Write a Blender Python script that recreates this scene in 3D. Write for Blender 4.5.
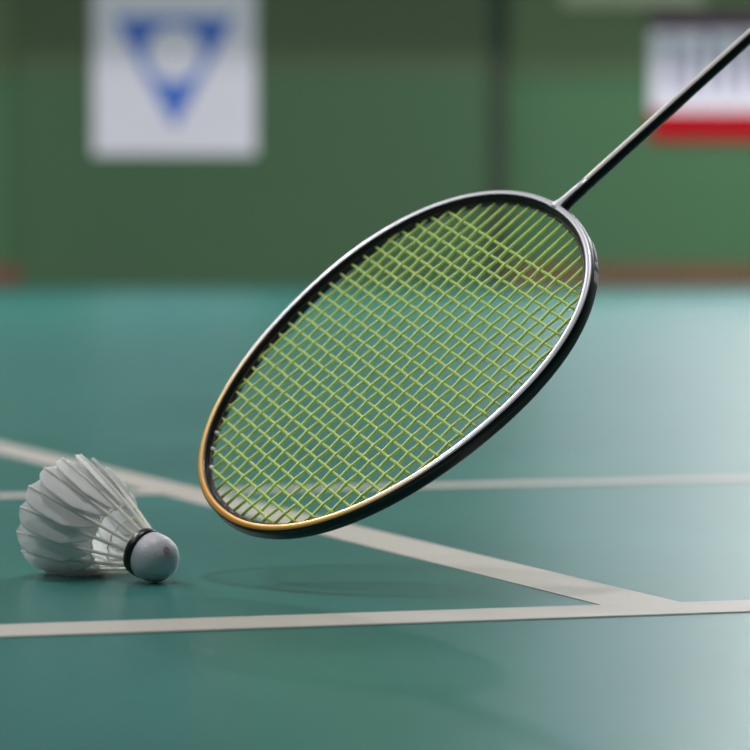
import bpy, bmesh, math, random
from mathutils import Vector, Matrix, noise
random.seed(7)
for o in list(bpy.data.objects): bpy.data.objects.remove(o)
S = bpy.context.scene; C = S.collection

# ---------------------------------------------------------------- camera
cd = bpy.data.cameras.new('camera'); cam = bpy.data.objects.new('camera', cd); C.objects.link(cam)
cd.sensor_width = 36; cd.lens = 36*2644/750; cd.clip_start = .02; cd.clip_end = 200
cam.location = (0, 0, .166); cam.rotation_euler = (math.pi/2 - math.atan(103/2644), 0, 0)
cd.dof.use_dof = True; cd.dof.focus_distance = 1.37; cd.dof.aperture_fstop = 8
S.camera = cam
# ---------------------------------------------------------------- world, exposure
w = bpy.data.worlds.new('world'); S.world = w; w.use_nodes = True
w.node_tree.nodes['Background'].inputs[0].default_value = (.75, .85, 1, 1)
w.node_tree.nodes['Background'].inputs[1].default_value = .3
S.view_settings.view_transform = 'Standard'; S.view_settings.look = 'None'
S.view_settings.gamma = 1; S.view_settings.use_curve_mapping = False
S.view_settings.exposure = 0.08
# ---------------------------------------------------------------- ceiling lamps
def lamp(x, y, z, sx, sy, watts, col=(1, .98, .98), tilt=(0, 0, 0)):
    l = bpy.data.lights.new('hall_lamp', 'AREA'); l.shape = 'RECTANGLE'; l.size = sx; l.size_y = sy
    l.energy = watts; l.color = col
    o = bpy.data.objects.new('hall_lamp', l); C.objects.link(o); o.location = (x, y, z); o.rotation_euler = tilt
    return o
lamp(-.3, 2.6, 7.7, .45, .8, 190)
lamp(.6, -5.5, 7.7, .5, .9, 40)
lamp(-5.5, -.5, 7.7, 1.2, 1.2, 210)  # fill lamp added to whiten the shuttlecock feathers
lamp(-5.5, 7.5, 7.7, .8, 1.2, 520)
lamp(7.0, 9, 7.7, 3.0, 5.0, 420)
lamp(3.2, 17, 7.7, .4, .6, 360)
for x in (-5, 5): lamp(x, 13, 7.7, 1.6, 3, 320)
for x in (-9, 9): lamp(x, 15, 7.7, 1.6, 3, 700)
for x, k in ((-9, 1.1), (4.5, .8), (9, 1.1)): lamp(x, 25.3, 7.7, 2.2, 1.0, 400*k)

# ---------------------------------------------------------------- materials
def srgb(r, g, b):
    f = lambda c: (c/255/12.92) if c/255 <= .04045 else ((c/255+.055)/1.055)**2.4
    return (f(r), f(g), f(b), 1)
def mat(name, col, rough=.5, metal=0, spec=.5, var=0, vscale=20, bump=0, bscale=200, coat=0, trans=0, emit=None, estr=0):
    m = bpy.data.materials.new(name); m.use_nodes = True; nt = m.node_tree; b = nt.nodes['Principled BSDF']
    b.inputs['Base Color'].default_value = col; b.inputs['Roughness'].default_value = rough
    b.inputs['Metallic'].default_value = metal; b.inputs['Specular IOR Level'].default_value = spec
    b.inputs['Coat Weight'].default_value = coat; b.inputs['Coat Roughness'].default_value = .08
    tc = nt.nodes.new('ShaderNodeTexCoord')
    if var:
        n = nt.nodes.new('ShaderNodeTexNoise'); n.inputs['Scale'].default_value = vscale; n.inputs['Detail'].default_value = 5
        nt.links.new(tc.outputs['Object'], n.inputs['Vector'])
        mx = nt.nodes.new('ShaderNodeMix'); mx.data_type = 'RGBA'
        mx.inputs[6].default_value = tuple(c*(1-var) for c in col[:3])+(1,); mx.inputs[7].default_value = tuple(min(1, c*(1+var)) for c in col[:3])+(1,)
        nt.links.new(n.outputs[0], mx.inputs[0]); nt.links.new(mx.outputs[2], b.inputs['Base Color'])
    if bump:
        n = nt.nodes.new('ShaderNodeTexNoise'); n.inputs['Scale'].default_value = bscale; n.inputs['Detail'].default_value = 3
        nt.links.new(tc.outputs['Object'], n.inputs['Vector'])
        bp = nt.nodes.new('ShaderNodeBump'); bp.inputs['Strength'].default_value = bump; bp.inputs['Distance'].default_value = .002
        nt.links.new(n.outputs[0], bp.inputs['Height']); nt.links.new(bp.outputs[0], b.inputs['Normal'])
    if emit: b.inputs['Emission Color'].default_value = emit; b.inputs['Emission Strength'].default_value = estr
    if trans:
        out = nt.nodes['Material Output']; t = nt.nodes.new('ShaderNodeBsdfTranslucent'); t.inputs[0].default_value = col
        ms = nt.nodes.new('ShaderNodeMixShader'); ms.inputs[0].default_value = trans
        nt.links.new(b.outputs[0], ms.inputs[1]); nt.links.new(t.outputs[0], ms.inputs[2]); nt.links.new(ms.outputs[0], out.inputs[0])
    return m

# court mat: teal vinyl with a fine grain and broad wear mottling
M_floor = bpy.data.materials.new('court_vinyl'); M_floor.use_nodes = True
nt = M_floor.node_tree; b = nt.nodes['Principled BSDF']; tc = nt.nodes.new('ShaderNodeTexCoord')
n1 = nt.nodes.new('ShaderNodeTexNoise'); n1.inputs['Scale'].default_value = 3.5; n1.inputs['Detail'].default_value = 6
n2 = nt.nodes.new('ShaderNodeTexNoise'); n2.inputs['Scale'].default_value = 260; n2.inputs['Detail'].default_value = 3
cr = nt.nodes.new('ShaderNodeValToRGB'); cr.color_ramp.elements[0].position = .3; cr.color_ramp.elements[1].position = .75
cr.color_ramp.elements[0].color = srgb(34, 99, 93); cr.color_ramp.elements[1].color = srgb(45, 118, 112)
rr = nt.nodes.new('ShaderNodeMapRange'); rr.inputs[3].default_value = .24; rr.inputs[4].default_value = .32
bp = nt.nodes.new('ShaderNodeBump'); bp.inputs['Strength'].default_value = .25; bp.inputs['Distance'].default_value = .0006
for n in (n1, n2): nt.links.new(tc.outputs['Object'], n.inputs['Vector'])
nt.links.new(n1.outputs[0], cr.inputs[0]); nt.links.new(cr.outputs[0], b.inputs['Base Color'])
b.inputs['Roughness'].default_value = .33
nt.links.new(n2.outputs[0], bp.inputs['Height']); nt.links.new(bp.outputs[0], b.inputs['Normal'])

M_line = mat('line_paint', srgb(182, 176, 168), .45, var=.06, vscale=40, bump=.1)
M_green = mat('green_wall_paint', srgb(69, 107, 73), .75, var=.05, vscale=.6)
M_dgreen = mat('dark_green_board', srgb(66, 97, 68), .75, var=.05, vscale=.7)
M_seam = mat('shadow_gap_board', srgb(54, 64, 50), .8, var=.05, vscale=2)  # dark joint post in its own colour
M_brown = mat('brown_skirting', srgb(112, 78, 56), .6, var=.12, vscale=3)
M_beige = mat('beige_render', srgb(176, 176, 150), .8, var=.04, vscale=3)
M_ceil = mat('ceiling_paint', srgb(128, 130, 130), .9, var=.03, vscale=1)
M_sidewall = mat('side_wall_paint', srgb(84, 100, 88), .8, var=.04, vscale=1)
M_frame = mat('window_frame_paint', srgb(200, 200, 195), .5, var=.03, vscale=5)
M_glow = mat('bright_daylit_glass', srgb(220, 230, 240), .3, emit=(.72, .86, 1, 1), estr=10)  # emissive panels added for the bright reflection on the right-hand floor
M_glow2 = mat('dimmer_daylit_glass', srgb(220, 230, 240), .3, emit=(.72, .86, 1, 1), estr=4.3)
M_white = mat('banner_white', srgb(232, 224, 238), .6, var=.03, vscale=3)
M_blue = mat('emblem_blue', srgb(58, 112, 205), .6, var=.04, vscale=6)
M_red = mat('banner_red', srgb(176, 6, 26), .6, spec=.15, var=.05, vscale=5)
M_plum = mat('banner_plum', srgb(84, 48, 72), .6, var=.05, vscale=5)
M_lilac = mat('banner_lilac', srgb(150, 138, 172), .6, var=.05, vscale=5)
def upper_band(m, f, z0=2.35):     # wall colour shifts to olive above this height
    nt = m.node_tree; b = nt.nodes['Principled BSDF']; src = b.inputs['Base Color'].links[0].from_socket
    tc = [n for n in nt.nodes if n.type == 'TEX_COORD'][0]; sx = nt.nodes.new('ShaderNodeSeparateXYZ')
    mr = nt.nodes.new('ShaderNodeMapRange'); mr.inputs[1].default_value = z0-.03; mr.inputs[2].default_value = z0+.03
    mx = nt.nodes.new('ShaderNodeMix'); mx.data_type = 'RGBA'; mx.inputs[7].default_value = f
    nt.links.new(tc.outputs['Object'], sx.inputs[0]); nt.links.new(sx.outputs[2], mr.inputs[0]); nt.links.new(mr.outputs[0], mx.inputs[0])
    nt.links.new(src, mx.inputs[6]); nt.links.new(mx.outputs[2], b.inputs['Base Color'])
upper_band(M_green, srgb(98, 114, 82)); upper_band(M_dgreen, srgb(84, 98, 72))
# racket
M_black = mat('black_lacquer', srgb(14, 14, 19), .38, var=.1, vscale=300, coat=.15, spec=.35)
M_glint = mat('cream_silver_stripe', srgb(226, 218, 212), .35, metal=.1, var=.04, vscale=300, coat=.3)  # ceiling reflection along the shaft, painted as a pale stripe
M_string = mat('lime_string', srgb(232, 252, 148), .35, var=.04, vscale=400, trans=.25)
M_grom = mat('black_nylon', srgb(22, 22, 24), .45, var=.1, vscale=300)
M_gromw = mat('white_nylon', srgb(225, 225, 222), .4, var=.04, vscale=300)
M_decal = mat('silver_decal', srgb(190, 186, 200), .3, metal=.4, var=.05, vscale=300)
M_grip = mat('black_grip_tape', srgb(28, 28, 30), .8, var=.2, vscale=200, bump=.5, bscale=900)
# top of the frame: silver that turns to gold towards the tip of the head
M_top = mat('silver_gold_lacquer', srgb(205, 203, 212), .38, metal=.3, coat=.25)
nt = M_top.node_tree; b = nt.nodes['Principled BSDF']; tc = [n for n in nt.nodes if n.type == 'TEX_COORD'][0]
sx = nt.nodes.new('ShaderNodeSeparateXYZ'); mr = nt.nodes.new('ShaderNodeMapRange'); cr = nt.nodes.new('ShaderNodeValToRGB')
mr.inputs[1].default_value = -.125; mr.inputs[2].default_value = .0
nt.links.new(tc.outputs['Object'], sx.inputs[0]); nt.links.new(sx.outputs[0], mr.inputs[0]); nt.links.new(mr.outputs[0], cr.inputs[0])
e = cr.color_ramp.elements; e[0].position = 0; e[0].color = srgb(226, 158, 52); e[1].position = .85; e[1].color = srgb(205, 203, 212)
q = e.new(.35); q.color = srgb(226, 182, 84)
nt.links.new(cr.outputs[0], b.inputs['Base Color'])
# shuttlecock
M_feather = mat('goose_feather', srgb(246, 246, 246), .7, var=.02, vscale=300, trans=.42)
M_quill = mat('quill', srgb(250, 248, 240), .35, var=.02, vscale=200, trans=.3)
M_cork = mat('white_kid_leather', srgb(206, 206, 214), .42, var=.04, vscale=120, bump=.15, bscale=900)
M_band = mat('black_tape', srgb(14, 14, 18), .35, var=.1, vscale=300)
M_pink = mat('faded_red_stamp', srgb(184, 140, 150), .5, var=.1, vscale=400)

# ---------------------------------------------------------------- helpers
def obj(name, bm, m, parent=None, smooth=True, kind=None, label=None, cat=None, group=None):
    me = bpy.data.meshes.new(name); bmesh.ops.recalc_face_normals(bm, faces=bm.faces); bm.to_mesh(me); bm.free()
    for mm in (m if isinstance(m, (list, tuple)) else [m]): me.materials.append(mm)
    if smooth: me.polygons.foreach_set('use_smooth', [len(p.vertices) <= 4 for p in me.polygons])
    o = bpy.data.objects.new(name, me); C.objects.link(o)
    if parent: o.parent = parent
    tag(o, label, cat, group, kind); return o
def tag(o, label=None, cat=None, group=None, kind=None):
    if label: o['label'] = label
    if cat: o['category'] = cat
    if group: o['group'] = group
    if kind: o['kind'] = kind
def empty(name, mw, label, cat):
    o = bpy.data.objects.new(name, None); C.objects.link(o); o.matrix_world = mw; o.empty_display_size = .02
    tag(o, label, cat); return o
def box(bm, x0, x1, y0, y1, z0, z1):
    v = [bm.verts.new((x, y, z)) for x in (x0, x1) for y in (y0, y1) for z in (z0, z1)]
    for f in ((0, 1, 3, 2), (4, 6, 7, 5), (0, 4, 5, 1), (2, 3, 7, 6), (0, 2, 6, 4), (1, 5, 7, 3)): bm.faces.new([v[i] for i in f])
def boxes(name, rects, m, **k):
    bm = bmesh.new()
    for r in rects: box(bm, *r)
    return obj(name, bm, m, smooth=False, **k)
def prism(bm, pts, depth, axis=Vector((0, -1, 0))):
    a = [bm.verts.new(p) for p in pts]; c = [bm.verts.new(Vector(p)+axis*depth) for p in pts]
    bm.faces.new(a); bm.faces.new(c[::-1]); n = len(pts)
    for i in range(n): bm.faces.new((a[i], a[(i+1) % n], c[(i+1) % n], c[i]))
def tube(bm, pts, rad, seg=8, closed=False, cap=True):
    pts = [Vector(p) for p in pts]; n = len(pts); rings = []; up = None
    for i, p in enumerate(pts):
        t = (pts[(i+1) % n]-pts[i-1]) if closed else (pts[min(i+1, n-1)]-pts[max(i-1, 0)])
        t.normalize()
        if up is None: up = t.orthogonal().normalized()
        up = (up-t*up.dot(t)).normalized(); s = t.cross(up); r = rad[i] if isinstance(rad, (list, tuple)) else rad
        rings.append([bm.verts.new(p+up*math.cos(a)*r+s*math.sin(a)*r) for a in (2*math.pi*k/seg for k in range(seg))])
    for i in range(n if closed else n-1):
        a, c = rings[i], rings[(i+1) % n]
        for k in range(seg): bm.faces.new((a[k], a[(k+1) % seg], c[(k+1) % seg], c[k]))
    if cap and not closed: bm.faces.new(rings[0]); bm.faces.new(rings[-1][::-1])
def lathe(bm, prof, seg=40):            # profile (x along axis, r); axis = X
    rings = []
    for x, r in prof:
        rings.append([bm.verts.new((x, r*math.cos(a), r*math.sin(a))) for a in (2*math.pi*k/seg for k in range(seg))] if r > 1e-6 else [bm.verts.new((x, 0, 0))])
    for a, c in zip(rings, rings[1:]):
        for k in range(seg):
            A = [a[k % len(a)], a[(k+1) % len(a)]] if len(a) > 1 else [a[0]]
            B = [c[(k+1) % len(c)], c[k % len(c)]] if len(c) > 1 else [c[0]]
            bm.faces.new(A+B)

# ================================================================ the hall
WY = 29.3
boxes('floor', [(-12, 12, -8, WY+.3, -.2, 0)], M_floor, kind='structure', label='teal green vinyl badminton court floor')
boxes('ceiling', [(-12, 12, -8, WY+.3, 7.9, 8.1)], M_ceil, kind='structure')
boxes('wall_left', [(-12.2, -12, -8, WY+.3, -.2, 8.1)], M_sidewall, kind='structure')
boxes('wall_right', [(12, 12.2, -8, WY+.3, -.2, 8.1)], M_sidewall, kind='structure')
boxes('wall_front', [(-12, 12, -8.2, -8, -.2, 8.1)], mat('dark_curtain_wall', srgb(58, 66, 60), .9, var=.05, vscale=1), kind='structure')  # unseen wall, darkened to cut the bounce light on the cork
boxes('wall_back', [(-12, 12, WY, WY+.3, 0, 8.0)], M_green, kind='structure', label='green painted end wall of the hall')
# big dark green boarding left of the middle, reaching the floor
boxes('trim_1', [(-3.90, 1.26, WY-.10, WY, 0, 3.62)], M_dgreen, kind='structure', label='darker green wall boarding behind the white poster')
boxes('trim_2', [(1.26, 1.46, WY-.13, WY, 0, 3.62)], M_seam, kind='structure', label='dark vertical joint post at the end of the boarding')
boxes('trim_3', [(-12, 12, WY-.95, WY, 3.62, 3.86)], M_beige, kind='structure', label='concrete ledge across the end wall above the posters')
boxes('baseboard_left', [(-12, -3.90, WY-.05, WY, 0, .25)], M_brown, kind='structure')
boxes('baseboard_right', [(1.46, 12, WY-.05, WY, 0, .25)], M_brown, kind='structure')
def added_window(i, x0, x1, z0, z1, nx, mp=None):  # unseen glowing panels added to brighten the right side of the floor
    y = WY
    t = .06; r = [(x0, x1, y-.06, y, z0, z0+t), (x0, x1, y-.06, y, z1-t, z1)]
    for k in range(nx+1):
        xc = x0+(x1-x0-t)*k/nx; r.append((xc, xc+t, y-.058, y, z0+t, z1-t))
    f = boxes('window_%d' % i, r, M_frame, kind='structure')
    boxes('window_pane', [(x0+.02, x1-.02, y-.03, y-.005, z0+.02, z1-.02)], mp or M_glow, parent=f, label='daylit glass')
added_window(1, 4.45, 8.6, .45, 1.56, 4)
added_window(3, 4.95, 11.2, 1.75, 3.4, 5, M_glow2)
added_window(4, 1.7, 9.4, 4.05, 5.0, 6, M_glow2)
bs = boxes('window_2', [(2.05, 3.62, WY-.09, WY, 3.09, 3.6)], M_beige, kind='structure', label='pale shuttered opening high on the end wall')

# court lines (painted tape, 40 mm)
def floor_line(p, q, width, z, name, label):
    p = Vector(p+(0,)); q = Vector(q+(0,)); d = (q-p).normalized(); s = Vector((-d.y, d.x, 0))*width/2
    bm = bmesh.new(); prism(bm, [p+s, q+s, q-s, p-s], z, Vector((0, 0, 1)))
    return obj(name, bm, M_line, smooth=False, kind='structure', label=label)
def ext(a, b, t0, t1):
    return tuple(a[i]+(b[i]-a[i])*t0 for i in (0, 1)), tuple(a[i]+(b[i]-a[i])*t1 for i in (0, 1))
A1 = (-.1725, 1.216); B1 = (.185, 1.307)
A2 = (-.277, 1.951); B2 = (.301, 2.121)
A3 = (-.354, 2.494); B3 = (.1157, 1.359)
floor_line(*ext(A1, B1, -8, 9), .042, .0006, 'trim_4', 'nearest white court line, running across the front')
floor_line(*ext(A2, B2, -5, 5), .038, .0006, 'trim_5', 'thin white court line running across behind the racket')
def meet(p, q, a, b):
    p, q, a, b = (Vector(v) for v in (p, q, a, b)); d = q-p; e_ = b-a
    t_ = ((a-p).x*e_.y-(a-p).y*e_.x)/(d.x*e_.y-d.y*e_.x); return p+d*t_
da = (Vector(B3)-Vector(A3)).normalized(); sa = Vector((-da.y, da.x))*.021
far_ = Vector(A3)-da*3.2; bm = bmesh.new()
pts = [far_+sa, meet(far_+sa, far_+sa+da, A1, B1), meet(far_-sa, far_-sa+da, A1, B1), far_-sa]
prism(bm, [Vector((p.x, p.y, 0)) for p in pts], .0004, Vector((0, 0, 1)))
obj('trim_6', bm, M_line, smooth=False, kind='structure', label='white court line running away diagonally from the front line')

# ================================================================ posters on the end wall
PY = WY-.10
t = empty('poster', Matrix.Translation((-2.205, PY, 1.455)), 'square white poster with a blue upside-down triangle emblem on the dark green boarding', 'poster')
boxes('board', [(-.895, .895, -.02, 0, 0, 1.84)], M_white, parent=t)
# emblem: blue triangle pointing down with a round white middle
bm = bmesh.new(); cx, cz, R = 0, 1.11, .31
tri = [Vector((-.66, 0, 1.51)), Vector((.66, 0, 1.51)), Vector((0, 0, .29))]
def ray_tri(a):
    d = Vector((math.cos(a), 0, math.sin(a))); best = 9; c = Vector((cx, 0, cz))
    for i in range(3):
        p, q = tri[i], tri[(i+1) % 3]; e_ = q-p; det = d.x*(-e_.z)+e_.x*d.z
        if abs(det) < 1e-9: continue
        r_ = p-c; s_ = (r_.x*(-e_.z)+e_.x*r_.z)/det; u_ = (d.x*r_.z-d.z*r_.x)/det
        if s_ > 0 and -1e-6 <= u_ <= 1+1e-6: best = min(best, s_)
    return c+d*best
angs = sorted([2*math.pi*k/96 for k in range(96)]+[math.atan2(p.z-cz, p.x-cx) % (2*math.pi) for p in tri])
ring = []
for a in angs:
    o_ = ray_tri(a); i_ = Vector((cx+R*math.cos(a), 0, cz+R*math.sin(a)))
    if (o_-Vector((cx, 0, cz))).length < R+.03: i_ = Vector((cx, 0, cz))+(o_-Vector((cx, 0, cz)))*.88
    ring.append([bm.verts.new(v+Vector((0, y, 0))) for v in (o_, i_) for y in (-.021, -.026)])
for k in range(len(ring)):
    a, c = ring[k], ring[(k+1) % len(ring)]
    for i, j in ((1, 3), (0, 1), (3, 2), (2, 0)): bm.faces.new((a[i], a[j], c[j], c[i]))
obj('emblem', bm, M_blue, t, smooth=False, label='blue triangle emblem with a round white middle')

t = empty('banner', Matrix.Translation((3.83, WY-.001, 1.62)), 'white banner with a dark top strip and red bottom strip on the green wall', 'banner')
boxes('sheet', [(-.79, .79, -.03, 0, .32, 1.20)], M_white, parent=t)
boxes('red_strip', [(-.79, .79, -.032, 0, 0, .32)], M_red, parent=t, label='red strip')
boxes('top_strip', [(-.79, .79, -.032, 0, 1.20, 1.42)], M_plum, parent=t, label='dark plum strip')
# row of pale blurred strokes of lettering
for k, x in enumerate((-.60, -.40, -.20, 0, .20, .40, .60)):
    hgt = (.62, .5, .66, .55)[k % 4]
    boxes('lettering_stroke', [(x, x+.09, -.034, -.03, .52, .52+hgt)], M_lilac, parent=t, label='pale lilac stroke')

# ================================================================ badminton racket
import numpy as np
Rm = Matrix(((.733, -.499, -.462), (.175, .795, -.581), (.657, .345, .670)))
ux = Vector((Rm[0][0], Rm[1][0], Rm[2][0])).normalized(); uz = Vector((Rm[0][2], Rm[1][2], Rm[2][2]))
uz = (uz-ux*uz.dot(ux)).normalized(); uy = uz.cross(ux)
Rm = Matrix((ux, uy, uz)).transposed()
racket = empty('badminton_racket', Matrix.Translation((.0076, 1.4309, .1211)) @ Rm.to_4x4(),
               'black racket with a silver and gold rimmed head and lime strings, tilted above the floor', 'badminton racket')
RL, RW, RN, RK = .123, .0955, 2.12, (.079, .011, -.027)
def ring_pt(th, off=0):
    f = lambda t: (lambda c, s: Vector((RL*math.copysign(abs(c)**(2/RN), c), RW*math.copysign(abs(s)**(2/RN), s)*(1+sum(RK[i]*math.copysign(abs(c)**(2/RN), c)**(i+1) for i in range(3))), 0)))(math.cos(t), math.sin(t))
    p = f(th)
    if off:
        d = (f(th+.004)-f(th-.004)).normalized(); p = p+Vector((d.y, -d.x, 0))*off
    return p
N = 240
# cross-section (outward offset, z), z=0 is the top face, faces 1-2-3 carry the silver
SEC = [(.0024, -.0088), (.0033, -.0074), (.0034, -.0020), (.0026, -.0006), (.0016, .0000), (-.0006, .0000), (-.0016, -.0006), (-.0026, -.0020), (-.0028, -.0032), (-.0023, -.0040), (-.0023, -.0050), (-.0028, -.0060), (-.0026, -.0078), (-.0018, -.0088)]
bm = bmesh.new(); rings = []
for k in range(N):
    th = 2*math.pi*(k+.5)/N
    rings.append([bm.verts.new(ring_pt(th, o)+Vector((0, 0, z))) for o, z in SEC])
for k in range(N):
    a, c = rings[k], rings[(k+1) % N]
    for j in range(len(SEC)):
        f = bm.faces.new((a[j], a[(j+1) % len(SEC)], c[(j+1) % len(SEC)], c[j])); f.material_index = 1 if j in (3, 4) else 0
frame = obj('frame', bm, [M_black, M_top], racket, label='oval head frame, black sides and a silver top face turning gold at the tip')
# inner grommet strip, with white barrels at the tip
ZS = -.0045
bm = bmesh.new()
rr_ = []
for k in range(N):
    th = 2*math.pi*(k+.5)/N
    rr_.append([bm.verts.new(ring_pt(th, o)+Vector((0, 0, z))) for o, z in ((-.0025, ZS+.0012), (-.0040, ZS+.0010), (-.0040, ZS-.0010), (-.0025, ZS-.0012))])
for k in range(N):
    a, c = rr_[k], rr_[(k+1) % N]
    for j in range(4): bm.faces.new((a[j], a[(j+1) % 4], c[(j+1) % 4], c[j]))
obj('grommet_strip', bm, M_grom, racket)
poly = [ring_pt(2*math.pi*k/720, -.0034) for k in range(720)]
def cross(coord, val):                     # where the inner outline meets x=val or y=val
    out = []
    for k in range(720):
        p, q = poly[k], poly[(k+1) % 720]
        if (p[coord]-val)*(q[coord]-val) <= 0 and p[coord] != q[coord]:
            s = (val-p[coord])/(q[coord]-p[coord]); out.append((p+(q-p)*s)[1-coord])
    return min(out), max(out)
NM, NC = 22, 25; MS, CS = .0079, .0083
ym = [(i-(NM-1)/2)*MS*(1+.0006*abs(i-(NM-1)/2)) for i in range(NM)]; xc = [-.1099+CS*j for j in range(NC)]
AMP = .00035
def string(name, coord, val, idx, others):
    a, c = cross(coord, val); pts = []
    P = lambda t, z: Vector((val, t, ZS+z)) if coord == 0 else Vector((t, val, ZS+z))
    pts.append(P(a, 0))
    for j, o_ in enumerate(others):
        if a+.002 < o_ < c-.002: pts.append(P(o_, AMP*(1 if (j+idx) % 2 else -1)*(1 if coord else -1)))
    pts.append(P(c, 0))
    bm = bmesh.new(); tube(bm, pts, .0009, 6); return obj(name, bm, M_string, racket)
for i, y in enumerate(ym): string('main_string', 1, y, i, xc)
for j, x in enumerate(xc): string('cross_string', 0, x, j, ym)
# white grommet barrels around the tip of the head
def barrel(p, d):
    bm = bmesh.new(); tube(bm, [p-d*.0006, p+d*.0028], [.0015, .0011], 10); obj('grommet', bm, M_gromw, racket, label='white nylon grommet')
for j in (0, 1, 2):
    a, c = cross(0, xc[j])
    barrel(Vector((xc[j], c, ZS)), Vector((0, -1, 0)))
# silver lettering-like marks on the outer side near the throat
def side_mark(t0, t1, z0, z1, o=.0035):
    bm = bmesh.new(); n = 8; rows = []
    for k in range(n+1):
        th = t0+(t1-t0)*k/n; rows.append([bm.verts.new(ring_pt(th, oo)+Vector((0, 0, z))) for oo, z in ((o-.0003, z0), (o+.0001, z0), (o+.0001, z1), (o-.0003, z1))])
    for a, c in zip(rows, rows[1:]):
        for j in range(4): bm.faces.new((a[j], a[(j+1) % 4], c[(j+1) % 4], c[j]))
    bm.faces.new(rows[0]); bm.faces.new(rows[-1][::-1])
    obj('side_marking', bm, M_decal, racket, smooth=False, label='small silver marking on the black side')
for t0, t1, z0, z1 in ((-.50, -.36, -.0070, -.0056), (-.68, -.60, -.0072, -.0030), (-.57, -.535, -.0070, -.0032)): side_mark(t0, t1, z0, z1)
# throat joint, shaft, cone and grip
SZ = -.0040
bm = bmesh.new()
sec = lambda x, wy, hz, zc: [bm.verts.new((x, wy*math.cos(a), zc+hz*math.sin(a))) for a in (2*math.pi*k/24 for k in range(24))]
R_ = [sec(x, wy, hz, SZ) for x, wy, hz in ((RL-.001, .0088, .0042), (RL+.002, .0068, .0042), (RL+.005, .0048, .0041), (RL+.009, .0040, .0039), (RL+.018, .0037, .0037), (RL+.030, .0035, .0035))]
for a, c in zip(R_, R_[1:]):
    for k in range(24): bm.faces.new((a[k], a[(k+1) % 24], c[(k+1) % 24], c[k])).material_index = 1 if 3 <= k <= 7 else 0
bm.faces.new(R_[0]); bm.faces.new(R_[-1])
obj('throat_joint', bm, [M_black, M_top], racket)
bm = bmesh.new(); rows = []
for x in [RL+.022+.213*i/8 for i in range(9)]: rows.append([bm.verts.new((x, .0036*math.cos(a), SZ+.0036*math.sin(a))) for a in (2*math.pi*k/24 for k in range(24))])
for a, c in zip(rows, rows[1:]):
    for k in range(24): bm.faces.new((a[k], a[(k+1) % 24], c[(k+1) % 24], c[k])).material_index = 1 if 3 <= k <= 7 else 0  # pale upper faces stand in for the ceiling highlight
obj('shaft', bm, [M_black, M_glint], racket, label='slim black shaft with a silver stripe')
bm = bmesh.new(); lathe(bm, [(0, 0), (0, .0046), (.004, .0052), (.035, .0105), (.045, .0125), (.045, 0)], 32)
c_ = obj('cone_cap', bm, M_black, racket); c_.location = (RL+.222, 0, SZ)
bm = bmesh.new(); lathe(bm, [(0, 0), (0, .0128)]+[(.002+.0062*k+d, .0138+.0006*(d > .004)-.0004*(d < .001)) for k in range(26) for d in (0, .0055)]+[(.166, .0158), (.172, .0155), (.174, 0)], 8)
g_ = obj('grip', bm, M_grip, racket, smooth=False); g_.location = (RL+.264, 0, SZ)

# ================================================================ shuttlecock
ax = Vector((-.735, .620, .275)).normalized()
yy = Vector((0, 0, 1)).cross(ax).normalized(); zz = ax.cross(yy)
Rs = Matrix((ax, yy, zz)).transposed().to_4x4()
shut = empty('shuttlecock', Matrix.Translation((-.1178, 1.410, .01312)) @ Rs,
             'white feather shuttlecock with a black band, lying on the floor left of the racket', 'shuttlecock')
bm = bmesh.new(); prof = [(-.013*math.cos(a), .013*math.sin(a)) for a in (math.pi/2*k/14 for k in range(15))]
prof += [(.006, .0130), (.0108, .0129), (.0118, .0122), (.0120, .0110), (.0120, 0)]
lathe(bm, prof, 48); obj('cork_head', bm, M_cork, shut, label='rounded white cork head')
bm = bmesh.new(); lathe(bm, [(.0052, .0128), (.0052, .01335), (.0105, .01325), (.0112, .0122)], 48); obj('band', bm, M_band, shut, label='black band around the cork')
bm = bmesh.new()
d0 = Vector((-.74, .22, .64)).normalized()
u0 = d0.orthogonal().normalized(); v0 = d0.cross(u0)
prism(bm, [d0*.0128+u0*.0018*math.cos(a)+v0*.0018*math.sin(a) for a in (2*math.pi*k/16 for k in range(16))], .0004, d0)
obj('stamp', bm, M_pink, shut, label='tiny faded red stamp')
LF = .0655; X0 = .0100
def f_rad(s): return .0098+(.0328-.0098)*s+.0018*math.sin(math.pi*min(1, s))     # centre line radius, slightly bowed
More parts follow.
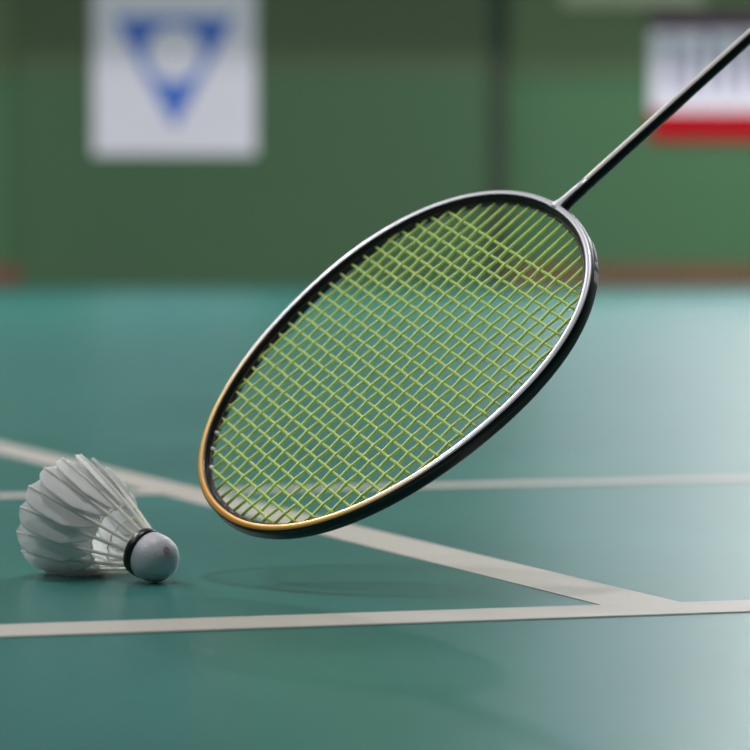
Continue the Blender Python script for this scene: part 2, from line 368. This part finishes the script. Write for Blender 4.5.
def make_feather():
    bm = bmesh.new(); n, mcol = 26, 8; rows = []
    for i in range(n+1):
        s = .31+.69*i/n; x = X0+s*LF; u = i/n
        # half width: narrow at the bottom of the vane, widest near two thirds, rounded tip
        wl = (.0010+.0110*min(1, u/.34)**.75)
        if u > .68: wl *= max(0., 1-((u-.68)/.32)**2.3)**.55
        wr = wl*.92
        row = []
        for j in range(-mcol, mcol+1):
            f = j/mcol; wd = (wl if f < 0 else wr)*f
            sl = .30                                            # louvre angle: one edge tucked under the next feather
            r = f_rad(s)+wd*math.sin(sl)-.0012*abs(f)**2*(1-.3*u)+.00022*math.sin(30*f+60*u)
            jag = .0008*noise.noise(Vector((f*9, u*40, 0)))*abs(f) + (.0011*abs(f)**1.5)
            row.append(bm.verts.new((x+jag-.0016*abs(f)**2, wd*math.cos(sl), r)))
        rows.append(row)
    for a, c in zip(rows, rows[1:]):
        for j in range(len(a)-1): bm.faces.new((a[j], a[j+1], c[j+1], c[j]))
    bmesh.ops.remove_doubles(bm, verts=bm.verts, dist=.00002)
    f = obj('feather', bm, M_feather, shut)
    sm = f.modifiers.new('thick', 'SOLIDIFY'); sm.thickness = .0003; sm.offset = 0
    bm = bmesh.new()
    pts = [(X0-.002+(LF+.001)*i/24, 0, f_rad(i/24)+.0004) for i in range(25)]
    tube(bm, pts, [.00120-.0007*i/24 for i in range(25)], 8)
    qd = obj('quill', bm, M_quill, f)
    return f, qd
f0, q0 = make_feather()
for k in range(16):
    if k == 0: f, q_ = f0, q0
    else:
        f = f0.copy(); q_ = q0.copy(); C.objects.link(f); C.objects.link(q_); f.parent = shut; q_.parent = f
    f.rotation_euler = (2*math.pi*(k+.35)/16, random.uniform(-.012, .012), random.uniform(-.012, .012))
for s in (.17, .31):
    bm = bmesh.new(); pts = []
    for k in range(128):
        a = 2*math.pi*k/128; r = f_rad(s)+.0012*math.cos(a*16)*.5
        pts.append((X0+s*LF, r*math.cos(a), r*math.sin(a)))
    tube(bm, pts, .00055, 6, closed=True); obj('binding_thread', bm, M_quill, shut, label='white binding thread')
